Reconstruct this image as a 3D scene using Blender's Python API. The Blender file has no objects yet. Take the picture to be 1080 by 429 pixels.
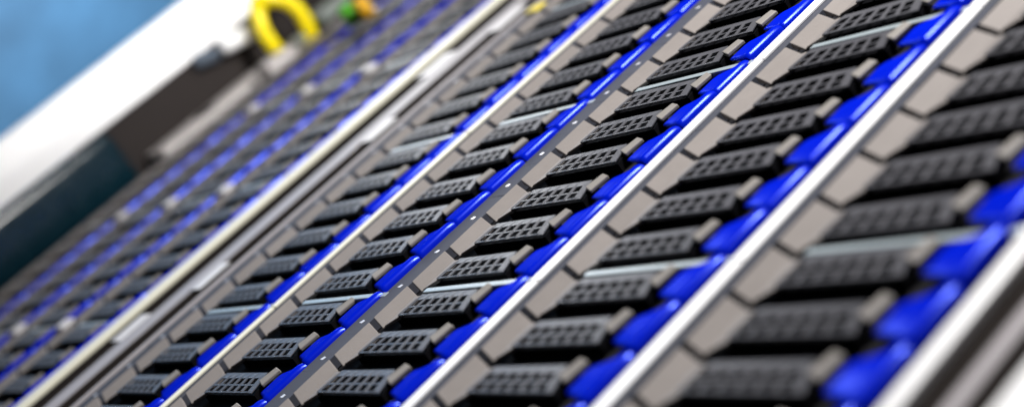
import bpy, bmesh, math, random
from mathutils import Vector, Matrix
random.seed(4)
sc = bpy.context.scene
COL = sc.collection
S = 0.11                 # metres per drive-column width
RH = 1.2082 / 6          # height of one drive row, in column widths

# ------------------------------------------------------------------ camera
CX, CY, CZ = 7.62986, -1.66470, -2.44950
def rodrigues(w):
    w = Vector(w); t = w.length
    return Matrix.Rotation(t, 3, w.normalized())
RM = rodrigues((0.55186867, 0.9476897, -0.41093808))     # world -> camera (x right, y down, z forward)
FPX = 1855.35
cam_d = bpy.data.cameras.new('camera'); cam = bpy.data.objects.new('camera', cam_d); COL.objects.link(cam)
ax, ay, az = RM[0], RM[1], RM[2]
M = Matrix(((ax[0], -ay[0], -az[0]), (ax[1], -ay[1], -az[1]), (ax[2], -ay[2], -az[2])))
cam.matrix_world = Matrix.Translation(Vector((CX, CY, CZ)) * S) @ M.to_4x4()
cam_d.sensor_fit = 'HORIZONTAL'; cam_d.sensor_width = 36.0; cam_d.lens = 36.0 * FPX / 1080.0
cam_d.clip_start = 0.01; cam_d.clip_end = 100
cam_d.dof.use_dof = True; cam_d.dof.focus_distance = 6.35 * S; cam_d.dof.aperture_fstop = 5.8
cam_d.dof.aperture_blades = 0
sc.camera = cam

# ------------------------------------------------------------------ world and lamps (an indoor machine room)
W = bpy.data.worlds.new('World'); sc.world = W; W.use_nodes = True
bg = W.node_tree.nodes['Background']; bg.inputs[0].default_value = (0.80, 0.86, 1.0, 1); bg.inputs[1].default_value = 0.05
def area(name, loc, target, sx, sy, power, color):
    d = bpy.data.lights.new(name, 'AREA'); d.shape = 'RECTANGLE'; d.size = sx * S; d.size_y = sy * S
    d.energy = power; d.color = color
    o = bpy.data.objects.new(name, d); COL.objects.link(o); o.location = Vector(loc) * S
    o.rotation_euler = (Vector(target) - Vector(loc)).to_track_quat('-Z', 'Y').to_euler()
    return o
area('area_lamp', (4.3, -5.2, 4.6), (3.0, 0, 0.3), 3, 1.5, 13, (1.0, 0.97, 0.94))  # key light placed close in the aisle for falloff along the rack
frame_fill = area('frame_fill_lamp', (6, -4.5, 5.5), (-5, -1.0, 3.1), 1.5, 1.5, 0.34, (1.0, 0.98, 0.96)); frame_fill.data.spread = math.radians(22)  # narrow unseen lamp added only to whiten the door frame
area('area_lamp', (-23, -8, 14.5), (-2, 0, 1), 7, 3, 6, (1.0, 0.98, 0.95))  # aisle ceiling lamp that the rails mirror at grazing angles
area('area_lamp', (-22, -10, 16), (-32, -10, 8), 9, 4, 55, (1.0, 0.98, 0.96))  # added to brighten the far wall alone, aimed away from the racks
vs = sc.view_settings
vs.view_transform = 'Standard'; vs.look = 'None'; vs.exposure = 0.0; vs.gamma = 1.0; vs.use_curve_mapping = False

# ------------------------------------------------------------------ materials
def mat(name, base, rough=0.5, metal=0.0, var=0.12, scale=60.0, bump=0.0, bscale=900.0, coat=0.0, spec=0.5, stretch=None):
    m = bpy.data.materials.new(name); m.use_nodes = True
    nt = m.node_tree; n = nt.nodes; l = nt.links; b = n['Principled BSDF']
    tc = n.new('ShaderNodeTexCoord'); src = tc.outputs['Object']
    geo = n.new('ShaderNodeNewGeometry'); src = geo.outputs['Position']
    if stretch:
        mp = n.new('ShaderNodeMapping'); mp.inputs['Scale'].default_value = stretch
        l.new(src, mp.inputs['Vector']); src = mp.outputs['Vector']
    nz = n.new('ShaderNodeTexNoise'); nz.inputs['Scale'].default_value = scale; nz.inputs['Detail'].default_value = 5
    l.new(src, nz.inputs['Vector'])
    mx = n.new('ShaderNodeMix'); mx.data_type = 'RGBA'
    mx.inputs['A'].default_value = tuple(c * (1 - var) for c in base) + (1,)
    mx.inputs['B'].default_value = tuple(min(1, c * (1 + var)) for c in base) + (1,)
    oi = n.new('ShaderNodeObjectInfo'); n3 = n.new('ShaderNodeTexNoise'); n3.inputs['Scale'].default_value = scale * 4.3; n3.inputs['Detail'].default_value = 8; n3.inputs['Roughness'].default_value = 0.75
    l.new(src, n3.inputs['Vector'])
    a1 = n.new('ShaderNodeMath'); a1.operation = 'MULTIPLY_ADD'; a1.inputs[1].default_value = 0.5; l.new(oi.outputs['Random'], a1.inputs[0])
    a2 = n.new('ShaderNodeMath'); a2.operation = 'MULTIPLY_ADD'; a2.inputs[1].default_value = 0.9; a2.inputs[2].default_value = -0.45
    l.new(n3.outputs['Fac'], a2.inputs[0]); l.new(a2.outputs[0], a1.inputs[2])
    a3 = n.new('ShaderNodeMath'); a3.operation = 'MULTIPLY_ADD'; a3.inputs[1].default_value = 1.0; a3.inputs[2].default_value = -0.25
    a4 = n.new('ShaderNodeMath'); a4.operation = 'ADD'; a4.use_clamp = True
    l.new(a1.outputs[0], a3.inputs[0]); l.new(nz.outputs['Fac'], a4.inputs[0]); l.new(a3.outputs[0], a4.inputs[1])
    l.new(a4.outputs[0], mx.inputs['Factor']); l.new(mx.outputs['Result'], b.inputs['Base Color'])
    mr = n.new('ShaderNodeMapRange'); mr.inputs['To Min'].default_value = max(0.02, rough - 0.08); mr.inputs['To Max'].default_value = min(1, rough + 0.08)
    l.new(nz.outputs['Fac'], mr.inputs['Value']); l.new(mr.outputs['Result'], b.inputs['Roughness'])
    b.inputs['Metallic'].default_value = metal
    b.inputs['Specular IOR Level'].default_value = spec
    b.inputs['Coat Weight'].default_value = coat
    if bump:
        n2 = n.new('ShaderNodeTexNoise'); n2.inputs['Scale'].default_value = bscale; n2.inputs['Detail'].default_value = 3
        l.new(src, n2.inputs['Vector'])
        bp = n.new('ShaderNodeBump'); bp.inputs['Strength'].default_value = bump; bp.inputs['Distance'].default_value = 0.0004
        l.new(n2.outputs['Fac'], bp.inputs['Height']); l.new(bp.outputs['Normal'], b.inputs['Normal'])
    return m
M_GREY = mat('warm_grey_plastic', (0.225, 0.205, 0.195), 0.5, var=0.10, bump=0.25, bscale=1500, spec=0.15)
M_TAB = mat('tab_plastic', (0.23, 0.215, 0.20), 0.45, var=0.08, bump=0.2, bscale=1500, spec=0.2)
M_GRILLE = mat('grille_plastic', (0.08, 0.08, 0.09), 0.36, var=0.15, bump=0.2, bscale=1800, spec=0.18)
M_DARK = mat('shade_black', (0.004, 0.004, 0.005), 0.6, var=0.2, spec=0.02)  # plastic taken near black to put shade under levers and in holes
M_BODY = mat('charcoal_sheet', (0.02, 0.02, 0.023), 0.5, var=0.2, spec=0.08)
M_BLUE = mat('blue_plastic', (0.0005, 0.010, 0.50), 0.30, spec=0.0, var=0.06, bump=0.1, bscale=1200)
_nt = M_BLUE.node_tree; _b = _nt.nodes['Principled BSDF']; _g = _nt.nodes.new('ShaderNodeBsdfGlossy'); _mx = _nt.nodes.new('ShaderNodeMixShader')
_g.inputs['Color'].default_value = (0.16, 0.24, 1.0, 1); _g.inputs['Roughness'].default_value = 0.22; _mx.inputs[0].default_value = 0.085
_nt.links.new(_b.outputs[0], _mx.inputs[1]); _nt.links.new(_g.outputs[0], _mx.inputs[2]); _nt.links.new(_mx.outputs[0], _nt.nodes['Material Output'].inputs[0])
M_STRIP = mat('satin_steel', (0.07, 0.075, 0.095), 0.6, metal=0.1, var=0.10, stretch=(1, 1, 0.08), scale=500, spec=0.05)
M_HILITE = mat('white_light_pipe', (0.85, 0.86, 0.88), 0.25, var=0.03)  # white stands for the highlight on the chrome handle
M_YEL = mat('yellow_light_pipe', (0.85, 0.68, 0.02), 0.3, var=0.03)
M_WHITE = mat('white_powder_coat', (0.93, 0.93, 0.94), 0.35, var=0.03)
M_CREAM = mat('cream_powder_coat', (0.90, 0.88, 0.72), 0.35, var=0.03)
M_LIP = mat('zinc_sheet', (0.36, 0.42, 0.45), 0.35, metal=0.2, var=0.08, stretch=(0.1, 1, 1), scale=500)
M_FILL = mat('lilac_grey_rail', (0.40, 0.375, 0.39), 0.4, var=0.06, spec=0.2)
M_MOUNT = mat('blue_grey_plastic', (0.05, 0.07, 0.10), 0.4)
M_PIPE2 = mat('frosted_light_pipe', (0.62, 0.62, 0.66), 0.25, var=0.03)
M_CLIP = mat('clip_nylon', (0.86, 0.84, 0.85), 0.4, var=0.04)
M_GAP = mat('gap_shadow_sheet', (0.022, 0.019, 0.018), 0.7, var=0.1, spec=0.0)  # near black stands for shade in the rack gaps; also the floor colour
M_BROWN = mat('dark_brown_panel', (0.022, 0.018, 0.017), 0.6, var=0.15, spec=0.1)
M_TEAL = mat('dark_teal_plastic', (0.001, 0.016, 0.026), 0.25, var=0.1)
M_WALL = mat('blue_painted_wall', (0.10, 0.30, 0.58), 0.7, var=0.45, scale=5.0)
M_CABLE = mat('yellow_cable_jacket', (0.95, 0.76, 0.0), 0.4, var=0.05)
M_GREEN = mat('green_plastic', (0.08, 0.42, 0.01), 0.4, var=0.05)
M_ORANGE = mat('orange_plastic', (0.75, 0.40, 0.01), 0.4, var=0.05)
M_BOXG = mat('pale_green_grey_plastic', (0.20, 0.23, 0.21), 0.45, var=0.1)
M_PLATE = mat('light_grey_flange', (0.50, 0.47, 0.46), 0.45, var=0.06)

# ------------------------------------------------------------------ mesh helpers (coordinates in column widths; h = distance in front of the rack face)
def new_obj(name, verts, faces, m, parent=None, bevel=0.0, seg=2, smooth=False):
    me = bpy.data.meshes.new(name)
    bm = bmesh.new()
    vs_ = [bm.verts.new((v[0] * S, v[1] * S, v[2] * S)) for v in verts]
    for f in faces:
        try: bm.faces.new([vs_[i] for i in f])
        except ValueError: pass
    bmesh.ops.recalc_face_normals(bm, faces=bm.faces)
    if bevel:
        bmesh.ops.bevel(bm, geom=list(bm.edges), offset=bevel * S, segments=seg, affect='EDGES', profile=0.5, clamp_overlap=True)
    if smooth:
        for f in bm.faces: f.smooth = True
    bm.to_mesh(me); bm.free(); me.materials.append(m)
    o = bpy.data.objects.new(name, me); COL.objects.link(o)
    if parent: o.parent = parent
    return o
def hexa(p):   # 8 points: front 4 (BL BR TR TL) then back 4
    return p, [(0, 1, 2, 3), (7, 6, 5, 4), (0, 4, 5, 1), (1, 5, 6, 2), (2, 6, 7, 3), (3, 7, 4, 0)]
def box(x0, x1, y0, y1, z0, z1):
    return hexa([(x0, y0, z0), (x1, y0, z0), (x1, y0, z1), (x0, y0, z1), (x0, y1, z0), (x1, y1, z0), (x1, y1, z1), (x0, y1, z1)])
def front(pts, back):   # pts: four (u, row, h) BL BR TR TL; extruded straight back to h = back
    f = [(u, -h, r * RH) for u, r, h in pts]
    return hexa(f + [(u, -back, r * RH) for u, r, h in pts])
def empty(name, loc, label=None, cat=None, group=None):
    o = bpy.data.objects.new(name, None); COL.objects.link(o); o.location = Vector(loc) * S
    o.empty_display_size = 0.01
    tag(o, label, cat, group); return o
def tag(o, label=None, cat=None, group=None, kind=None):
    if label: o['label'] = label
    if cat: o['category'] = cat
    if group: o['group'] = group
    if kind: o['kind'] = kind
    return o
def at_y(ua, h):     # where a point seen at ua on the rack face really stands when it is h in front of it
    return CX + (ua - CX) * (-CY - h) / -CY
def ray(x, y):
    d = RM.transposed() @ Vector(((x - 540) / FPX, (y - 214.5) / FPX, 1)); return d
def on_x(x, y, X):
    d = ray(x, y); s = (X - CX) / d[0]; return Vector((X, CY + s * d[1], CZ + s * d[2]))
def on_y(x, y, Y):
    d = ray(x, y); s = (Y - CY) / d[1]; return Vector((CX + s * d[0], Y, CZ + s * d[2]))

# ------------------------------------------------------------------ the drive tray
def grille(parent):
    nu, nz = 6, 2
    u0, u1, z0, z1 = 0.242, 0.690, 0.425, 0.985
    us = [u0]; a = u0 + 0.016; p = (u1 - 0.02 - a) / nu
    for i in range(nu): us += [a + i * p, a + i * p + p * 0.74]
    us.append(u1)
    zs = [z0, 0.462, 0.622, 0.658, 0.830, z1]
    hf, hb = -0.004, -0.0075
    verts, faces, idx = [], [], {}
    def v(i, j, b):
        k = (i, j, b)
        if k not in idx:
            idx[k] = len(verts); t = (zs[j] - z0) / (z1 - z0)
            u = us[i] - 0.05 * t * (us[i] - u0) / (u1 - u0) + 0.02 * t * (1 - (us[i] - u0) / (u1 - u0))
            verts.append((u, -(hb if b else hf), zs[j] * RH))
            if i % 2 == 0 and 0 < j < 5 and not b: verts[-1] = (u, verts[-1][1] - 0.0020, zs[j] * RH)
        return idx[k]
    nI, nJ = len(us) - 1, len(zs) - 1
    solid = lambda i, j: 0 <= i < nI and 0 <= j < nJ and not (i % 2 == 1 and j % 2 == 1)
    for i in range(nI):
        for j in range(nJ):
            if not solid(i, j): continue
            faces.append((v(i, j, 0), v(i + 1, j, 0), v(i + 1, j + 1, 0), v(i, j + 1, 0)))
            for (di, dj, e0, e1) in ((-1, 0, (i, j), (i, j + 1)), (1, 0, (i + 1, j), (i + 1, j + 1)), (0, -1, (i, j), (i + 1, j)), (0, 1, (i, j + 1), (i + 1, j + 1))):
                if not solid(i + di, j + dj):
                    faces.append((v(*e0, 0), v(*e1, 0), v(*e1, 1), v(*e0, 1)))
    return new_obj('perforated_grille', verts, faces, M_GRILLE, parent)
def latch(parent):
    # wedge with a crest: gentle left slope, steep right flank, slanted lower end
    prof = [(0.728, -0.0225), (0.737, -0.014), (0.760, -0.007), (0.815, -0.002), (0.852, 0.003), (0.874, 0.0105), (0.892, 0.0135), (0.905, 0.010), (0.914, 0.001), (0.918, -0.020)]
    low = [0.54, 0.48, 0.43, 0.33, 0.27, 0.21, 0.185, 0.175, 0.18, 0.20]
    top = [0.90, 0.97, 1.02, 1.09, 1.14, 1.17, 1.175, 1.175, 1.17, 1.16]
    rings = [(0.0, -0.010), (0.03, -0.003), (0.10, 0.0), (0.80, -0.001), (0.94, -0.003), (1.0, -0.008)]
    verts, faces = [], []
    n = len(prof)
    for t, dh in rings:
        for k, (u, h) in enumerate(prof):
            hh = max(-0.0225, h + dh * (0.25 + 0.75 * (h > -0.01)))
            verts.append((u, -hh, (low[k] + (top[k] - low[k]) * t) * RH))
    for r in range(len(rings) - 1):
        for k in range(n - 1):
            faces.append((r * n + k, r * n + k + 1, (r + 1) * n + k + 1, (r + 1) * n + k))
    b0 = len(verts)
    for t, dh in rings:
        for k in (0, n - 1):
            verts.append((prof[k][0], 0.024, (low[k] + (top[k] - low[k]) * t) * RH))
    R_ = len(rings)
    for r in range(R_ - 1):
        faces.append((r * n, (r + 1) * n, b0 + 2 * (r + 1), b0 + 2 * r))
        faces.append((r * n + n - 1, b0 + 2 * r + 1, b0 + 2 * (r + 1) + 1, (r + 1) * n + n - 1))
        faces.append((b0 + 2 * r, b0 + 2 * (r + 1), b0 + 2 * (r + 1) + 1, b0 + 2 * r + 1))
    faces.append(list(range(n)) + [b0 + 1, b0])
    faces.append(list(range((R_ - 1) * n, R_ * n)) + [b0 + 2 * R_ - 1, b0 + 2 * R_ - 2])
    o = new_obj('release_latch', verts, faces, M_BLUE, parent, smooth=True)
    o.data.set_sharp_from_angle(angle=math.radians(40))
    return o
def make_tray():
    t = empty('drive_tray', (0, 0, 0))
    v, f = box(0.02, 0.95, 0.055, 0.35, 0.05 * RH, 0.98 * RH); new_obj('tray_face', v, f, M_BODY, t)
    v, f = front([(0.100, 0.335, 0.008), (0.192, 0.165, -0.014), (0.192, 1.05, -0.014), (0.100, 1.215, 0.008)], -0.021)
    new_obj('hinge_cover', v, f, M_GREY, t, bevel=0.011, seg=4)
    v, f = front([(0.186, 0.20, -0.0145), (0.250, 0.405, -0.0070), (0.240, 0.985, -0.0070), (0.186, 1.03, -0.0145)], -0.021)
    new_obj('shoulder', v, f, M_GREY, t, bevel=0.006)
    v, f = front([(0.207, 0.44, -0.0185), (0.690, 0.44, -0.0185), (0.640, 0.975, -0.0185), (0.215, 0.975, -0.0185)], -0.054)
    new_obj('lever_body', v, f, M_DARK, t)
    grille(t)
    v, f = front([(0.652, 0.74, 0.001), (0.697, 0.65, -0.006), (0.712, 1.08, -0.006), (0.676, 1.12, 0.001)], -0.021)
    new_obj('pull_tab', v, f, M_TAB, t, bevel=0.004)
    latch(t)
    v, f = box(-0.07, 0.06, 0.008, 0.05, 0.0, 0.9995 * RH); new_obj('side_strip', v, f, M_STRIP, t)
    v, f = front([(-0.022, 0.31, -0.0065), (0.004, 0.29, -0.0065), (0.010, 0.365, -0.0065), (-0.010, 0.39, -0.0065)], -0.0078)
    new_obj('light_pipe', v, f, M_PIPE2, t, bevel=0.004)
    return t
proto = make_tray()
used = [False]
def place_tray(u, row, sx, label, group):
    if not used[0]:
        used[0] = True; r = proto
    else:
        r = proto.copy(); COL.objects.link(r)
        for ch in proto.children:
            c = ch.copy(); COL.objects.link(c); c.parent = r
    r.location = (u * S, random.uniform(-0.0006, 0.0006) * S, row * RH * S); r.scale = (sx, 1, 1); r.rotation_euler = (random.uniform(-0.004, 0.004), random.uniform(-0.003, 0.003), random.uniform(-0.006, 0.006))
    tag(r, label, 'drive tray', group)
    return r
ORD = ['', 'first', 'second', 'third', 'fourth', 'fifth', 'sixth', 'seventh', 'eighth']
def seen(u0, u1, row):
    for du in (0, .5, 1):
        for dr in (-0.3, 0.5, 1.3):
            p = Vector((u0 + (u1 - u0) * du, 0, (row + dr) * RH)) - Vector((CX, CY, CZ))
            c = RM @ p
            x, y = 540 + FPX * c[0] / c[2], 214.5 + FPX * c[1] / c[2]
            if -4 < x < 1084 and -4 < y < 433: return True
    return False
NEAR = ['column beside the clipped rail', 'column right of cream divider', 'column left of middle white divider',
        'column between two white dividers', 'nearest blurred right-hand column']
for c in range(5):
    for row in range(-5, 22):
        if not seen(c, c + 1, row): continue
        if row < 0: where = ORD[-row] + ' row below lower shelf lip'
        elif row < 6: where = ORD[row + 1] + ' row above lower shelf lip'
        elif row < 12: where = ORD[row - 5] + ' row above upper shelf lip'
        else: where = ORD[row - 11] + ' row above topmost shelf lip'
        t = place_tray(c, row, 1.0, 'grey drive tray in %s, %s' % (NEAR[c], where), 'drive trays in the near rack')
        if c == 0 and row == 12:
            for ch in t.children:
                if ch.name.startswith('light_pipe'):
                    v, f = box(-0.06, 0.05, -0.010, 0.0075, 0.30 * RH, 0.75 * RH)
                    nb = new_obj('status_light', v, f, M_YEL, t, bevel=0.012); bpy.data.objects.remove(ch)
            t['label'] = 'grey drive tray with yellow status light, beside the clipped rail at top'
FP = 0.885
for c in range(4):
    u0 = -4.445 + FP * c
    for row in range(-5, 28):
        if not seen(u0, u0 + FP, row): continue
        if row < 0: where = ORD[-row] + ' row below lowest white dots'
        elif row < 6: where = ORD[row + 1] + ' row above lowest white dots'
        elif row < 12: where = ORD[row - 5] + ' row above middle white dots'
        elif row < 18: where = ORD[row - 11] + ' row above upper white dots'
        elif row < 24: where = ORD[row - 17] + ' row above topmost white dots'
        else: where = ORD[row - 23] + ' row from the very top'
        place_tray(u0, row, FP, 'blurred drive tray in far rack, %s column from left, %s' % (ORD[c + 1], where), 'drive trays in the far rack')

# ------------------------------------------------------------------ disk shelves (lips, dividers, back panel)
def shelf(name, k, xs, cols, label, group, dots=False):
    z0 = 6 * k * RH
    o = empty(name, (xs[0], 0, z0), label, 'disk shelf', group)
    w = xs[1] - xs[0]; H = 6 * RH
    v, f = box(0, w, 0.36, 0.40, 0.002, H - 0.002); new_obj('back_panel', v, f, M_BODY, o)
    pitch, nc = (1.0, 5) if not dots else (FP, 4)
    for c in range(nc):
        a = c * pitch - (xs[0] if not dots else 0)
        v, f = box(a + 0.238 * pitch, a + 0.952 * pitch, 0.006, 0.052, 0.055 * RH, 0.19 * RH); new_obj('shelf_lip', v, f, M_LIP, o, bevel=0.004)
    for u, m, wd in cols:
        v, f = box(u - xs[0] - wd / 2, u - xs[0] + wd / 2, -0.004, 0.0078, 0.003, H - 0.003)
        new_obj('divider', v, f, m, o, bevel=0.003)
    if dots:
        for c in range(1, 4):
            v, f = box(FP * c - 0.06, FP * c + 0.07, -0.02, 0.0, -0.10 * RH, 0.32 * RH)
            new_obj('corner_cap', v, f, M_CLIP, o, bevel=0.005)
    return o
DV = [(0.994, M_CREAM, 0.038), (2.988, M_WHITE, 0.056), (3.992, M_WHITE, 0.062)]
NL = ['disk shelf of drive trays below the lower shelf lip', 'disk shelf of drive trays between lower and upper shelf lips',
      'disk shelf of drive trays above the upper shelf lip', 'disk shelf topmost in near rack beside the yellow status light']
for i, k in enumerate((-1, 0, 1, 2)):
    shelf('disk_shelf', k, (-0.10, 4.955), DV, NL[i], 'disk shelves in the near rack')
FLB = ['blurred far disk shelf below the lowest white dots', 'blurred far disk shelf above the lowest white dots',
       'blurred far disk shelf above the middle white dots', 'blurred far disk shelf above the upper white dots', 'blurred far disk shelf at the top by the yellow cable']
for i, k in enumerate((-1, 0, 1, 2, 3)):
    shelf('disk_shelf', k, (-4.445, -0.985), [], FLB[i], 'disk shelves in the far rack', True)

# ------------------------------------------------------------------ rack posts, filler rails
ZB, ZT = -2.2, 5.2
def post(name, u0, u1, h, m, label, cat, z0=ZB, z1=ZT, back=0.0245, bev=0.006):
    o = empty(name, ((u0 + u1) / 2, 0, z0), label, cat)
    w = (u1 - u0) / 2
    v, f = box(-w, w, -h, back, 0, z1 - z0)
    b = new_obj('post_face', v, f, m, o, bevel=bev)
    return o
post('rack_post', -0.964, -0.846, 0.005, M_CREAM, 'broad cream white rack post right of the blurred far rack', 'rack post')
post('rack_post', 4.973, 5.030, 0.005, M_WHITE, 'broad white rack post along the right edge of nearest column', 'rack post')
post('rack_post', 5.275, 5.6, 0.005, M_WHITE, 'white rack post in the lower right corner', 'rack post')
o = post('rack_edge', -0.125, -0.098, 0.0, M_FILL, 'thin grey edge strip left of the first sharp column', 'edge strip', bev=0.003)
# filler rail between racks, with white clips
def filler(u0, u1, h, label, clips=()):
    o = empty('filler_rail', (u0, 0, ZB), label, 'rail')
    v, f = box(0, u1 - u0, -h, 0.0245, 0, ZT - ZB); new_obj('rail_face', v, f, M_FILL, o, bevel=0.004)
    for (a, b, v0, v1) in clips:
        hh = h + 0.004
        a_, b_ = at_y(a, hh) - u0, at_y(b, hh) - u0
        vv, ff = box(a_, b_, -hh, -h - 0.0002, v0 * 1.2082 - ZB, v1 * 1.2082 - ZB)
        new_obj('clip', vv, ff, M_CLIP, o, bevel=0.005)
    return o
filler(-0.598, -0.416, -0.018, 'lilac grey filler rail with white clips between the two racks',
       [(-0.66, -0.53, -0.11, 0.06), (-0.35, -0.23, 0.20, 0.37), (-0.35, -0.23, 1.19, 1.36), (-0.66, -0.53, 1.73, 1.93), (-0.35, -0.23, 2.02, 2.22),
        (-0.66, -0.53, 0.72, 0.72 + 0.0001)][:5])
filler(5.124, 5.172, -0.012, 'plain grey filler rail at the lower right corner')
v, f = box(-1.0, -0.105, 0.025, 0.25, ZB, ZT); tag(new_obj('gap_shade', v, f, M_GAP), 'dark sheet for the shaded gap behind the clipped filler rail', 'shade strip')  # dark sheet put in for the shade between the racks
v, f = box(4.965, 5.6, 0.025, 0.25, ZB, ZT); tag(new_obj('gap_shade', v, f, M_GAP), 'dark sheet for the shaded gap behind the plain filler rail at right', 'shade strip')  # same shade sheet for the gap at right

# ------------------------------------------------------------------ left end of the far rack
XP = -5.0
o = empty('rack_door_frame', (XP, -0.57, ZB), 'big overexposed white door frame post at upper left against the blue wall', 'door frame')
prof = [(0.0, -0.20), (0.022, 0.03), (0.012, 0.19), (-0.22, 0.19), (-0.22, -0.20)]
n = len(prof); vv = [(x, y, 0) for x, y in prof] + [(x, y, 9 - ZB) for x, y in prof]
ff = [tuple(range(n)), tuple(range(2 * n - 1, n - 1, -1))] + [(i, (i + 1) % n, n + (i + 1) % n, n + i) for i in range(n)]
new_obj('frame_bar', vv, ff, M_WHITE, o, bevel=0.012)
o = empty('side_panel', (XP, 0, 1.75), 'dark brown side panel between the white door frame and grey flange', 'panel')
v, f = box(-0.12, -0.02, -0.372, 0.3, 0, 6); new_obj('panel_sheet', v, f, M_BROWN, o)
# teal object below it
o = empty('teal_bezel', (XP, 0, ZB), 'dark teal glossy bezel at the left edge below the brown panel', 'bezel')
v, f = box(-0.12, 0.03, -0.372, 0.10, 0, 2.02 - ZB); new_obj('bezel_shell', v, f, M_TEAL, o, bevel=0.09, seg=5, smooth=True)
# grey flange with a hole
o = empty('end_flange', (-4.72, 0, 2.05), 'light grey slanted flange plate with a dark hole left of far rack', 'flange')
v, f = box(-0.27, 0.10, -0.03, 0.05, 0.08, 1.55); new_obj('flange_plate', v, f, M_PLATE, o, bevel=0.012)
p = on_y(217, 118, -0.032)
bm = bmesh.new(); bmesh.ops.create_cone(bm, cap_ends=True, segments=20, radius1=0.09 * S, radius2=0.09 * S, depth=0.012 * S)
me = bpy.data.meshes.new('bolt_hole'); bm.to_mesh(me); bm.free(); me.materials.append(M_DARK)
b = bpy.data.objects.new('bolt_hole', me); COL.objects.link(b); b.parent = o
b.location = (p - Vector((-4.72, 0, 2.05))) * S; b.rotation_euler = (math.pi / 2, 0, 0)
v, f = box(-4.60, -4.445, 0.06, 0.35, ZB, ZT); tag(new_obj('rack_post', v, f, M_BODY), 'narrow dark rack post at the far left of blurred rack', 'rack post')

def tube(name, pts, r, m, parent=None, sub=8, seg=10):
    # Catmull-Rom tube
    P = [Vector(p) for p in pts]; Q = []
    for i in range(len(P) - 1):
        p0, p1, p2, p3 = P[max(0, i - 1)], P[i], P[i + 1], P[min(len(P) - 1, i + 2)]
        for k in range(sub):
            t = k / sub
            Q.append(0.5 * ((2 * p1) + (p2 - p0) * t + (2 * p0 - 5 * p1 + 4 * p2 - p3) * t * t + (3 * p1 - p0 - 3 * p2 + p3) * t ** 3))
    Q.append(P[-1]); vv, ff = [], []
    up = Vector((0.3, 1, 0.2)).normalized()
    for i, q in enumerate(Q):
        d = (Q[min(i + 1, len(Q) - 1)] - Q[max(i - 1, 0)]).normalized()
        a = d.cross(up).normalized(); b = d.cross(a)
        for k in range(seg):
            t = 2 * math.pi * k / seg; vv.append(q + (a * math.cos(t) + b * math.sin(t)) * r)
    for i in range(len(Q) - 1):
        for k in range(seg):
            ff.append((i * seg + k, i * seg + (k + 1) % seg, (i + 1) * seg + (k + 1) % seg, (i + 1) * seg + k))
    ff += [tuple(range(seg)), tuple(range(len(Q) * seg - 1, (len(Q) - 1) * seg - 1, -1))]
    return new_obj(name, vv, ff, m, parent, smooth=True)
# capsule handle on the brown panel, painted white for its chrome highlight
h0, h1 = on_x(233, 50, XP + 0.08), on_x(265, 34, XP + 0.08)
o = empty('door_handle', h0, 'rounded chrome handle painted white as its highlight, on dark panel left of yellow cable', 'handle')
hd = h1 - h0
tube('grip', [(0, 0, 0), hd * .33, hd * .66, hd], 0.070, M_HILITE, o)
q0, q1 = on_x(205, 67, XP + 0.02) - h0, on_x(228, 57, XP + 0.02) - h0
tube('handle_mount', [q0, (q0 + q1) / 2, q1], 0.06, M_MOUNT, o)
# yellow cable loop
pix = [(296, -14, -4.74), (279, -2, -4.70), (272, 14, -4.66), (279, 36, -4.64), (292, 54, -4.66), (304, 70, -4.85)]
tag(tube('patch_cable', [on_x(x, y, X) for x, y, X in pix], 0.062, M_CABLE), 'yellow cable strand hanging straight, left one of the pair', 'cable', 'yellow cables at the top left')
pix = [(268, 8, -4.68), (282, 0, -4.60), (302, 2, -4.57), (318, 16, -4.56), (327, 36, -4.58), (326, 52, -4.66), (316, 66, -4.85)]
tag(tube('patch_cable', [on_x(x, y, X) for x, y, X in pix], 0.062, M_CABLE), 'yellow cable strand curving over to the right', 'cable', 'yellow cables at the top left')
# connectors near the top
def knob(name, px, r, m, label, cat, Y):
    p = on_y(px[0], px[1], Y)
    bm = bmesh.new(); bmesh.ops.create_cone(bm, cap_ends=True, segments=20, radius1=r * S, radius2=r * 0.85 * S, depth=0.16 * S)
    bmesh.ops.bevel(bm, geom=list(bm.edges), offset=0.012 * S, segments=2, affect='EDGES', clamp_overlap=True)
    me = bpy.data.meshes.new(name); bm.to_mesh(me); bm.free(); me.materials.append(m)
    for pl in me.polygons: pl.use_smooth = True
    o = bpy.data.objects.new(name, me); COL.objects.link(o); o.location = p * S; o.rotation_euler = (math.pi / 2, 0, 0)
    return tag(o, label, cat)
knob('cable_plug', (369, 16), 0.06, M_GREEN, 'small round green plug beside the orange one at top', 'plug', -0.12)
knob('cable_plug', (384, 9), 0.06, M_ORANGE, 'small round orange plug right of the green one at top', 'plug', -0.12)
def lump(name, px, size, m, label, cat, Y):
    p = on_y(px[0], px[1], Y)
    v, f = box(-size[0], size[0], -size[1], size[1], -size[2], size[2])
    o = new_obj(name, v, f, m, bevel=0.02); o.location = p * S
    return tag(o, label, cat)
lump('connector_box', (345, 12), (0.16, 0.05, 0.16), M_BOXG, 'grey green connector box behind the green plug', 'connector box', -0.06)
lump('connector_box', (292, 66), (0.10, 0.05, 0.14), M_PLATE, 'grey connector box below the yellow cables', 'connector box', -0.04)
lump('connector_box', (318, 40), (0.10, 0.03, 0.10), M_BOXG, 'pale grey green connector box inside the yellow cable loop', 'connector box', -0.03)

# ------------------------------------------------------------------ room surfaces
v, f = box(-32.2, -32, -60, 40, -14, 40); tag(new_obj('wall', v, f, M_WALL), kind='structure')
v, f = box(-32, 30, -60, 40, -14.2, -14); tag(new_obj('floor', v, f, M_GAP), kind='structure')
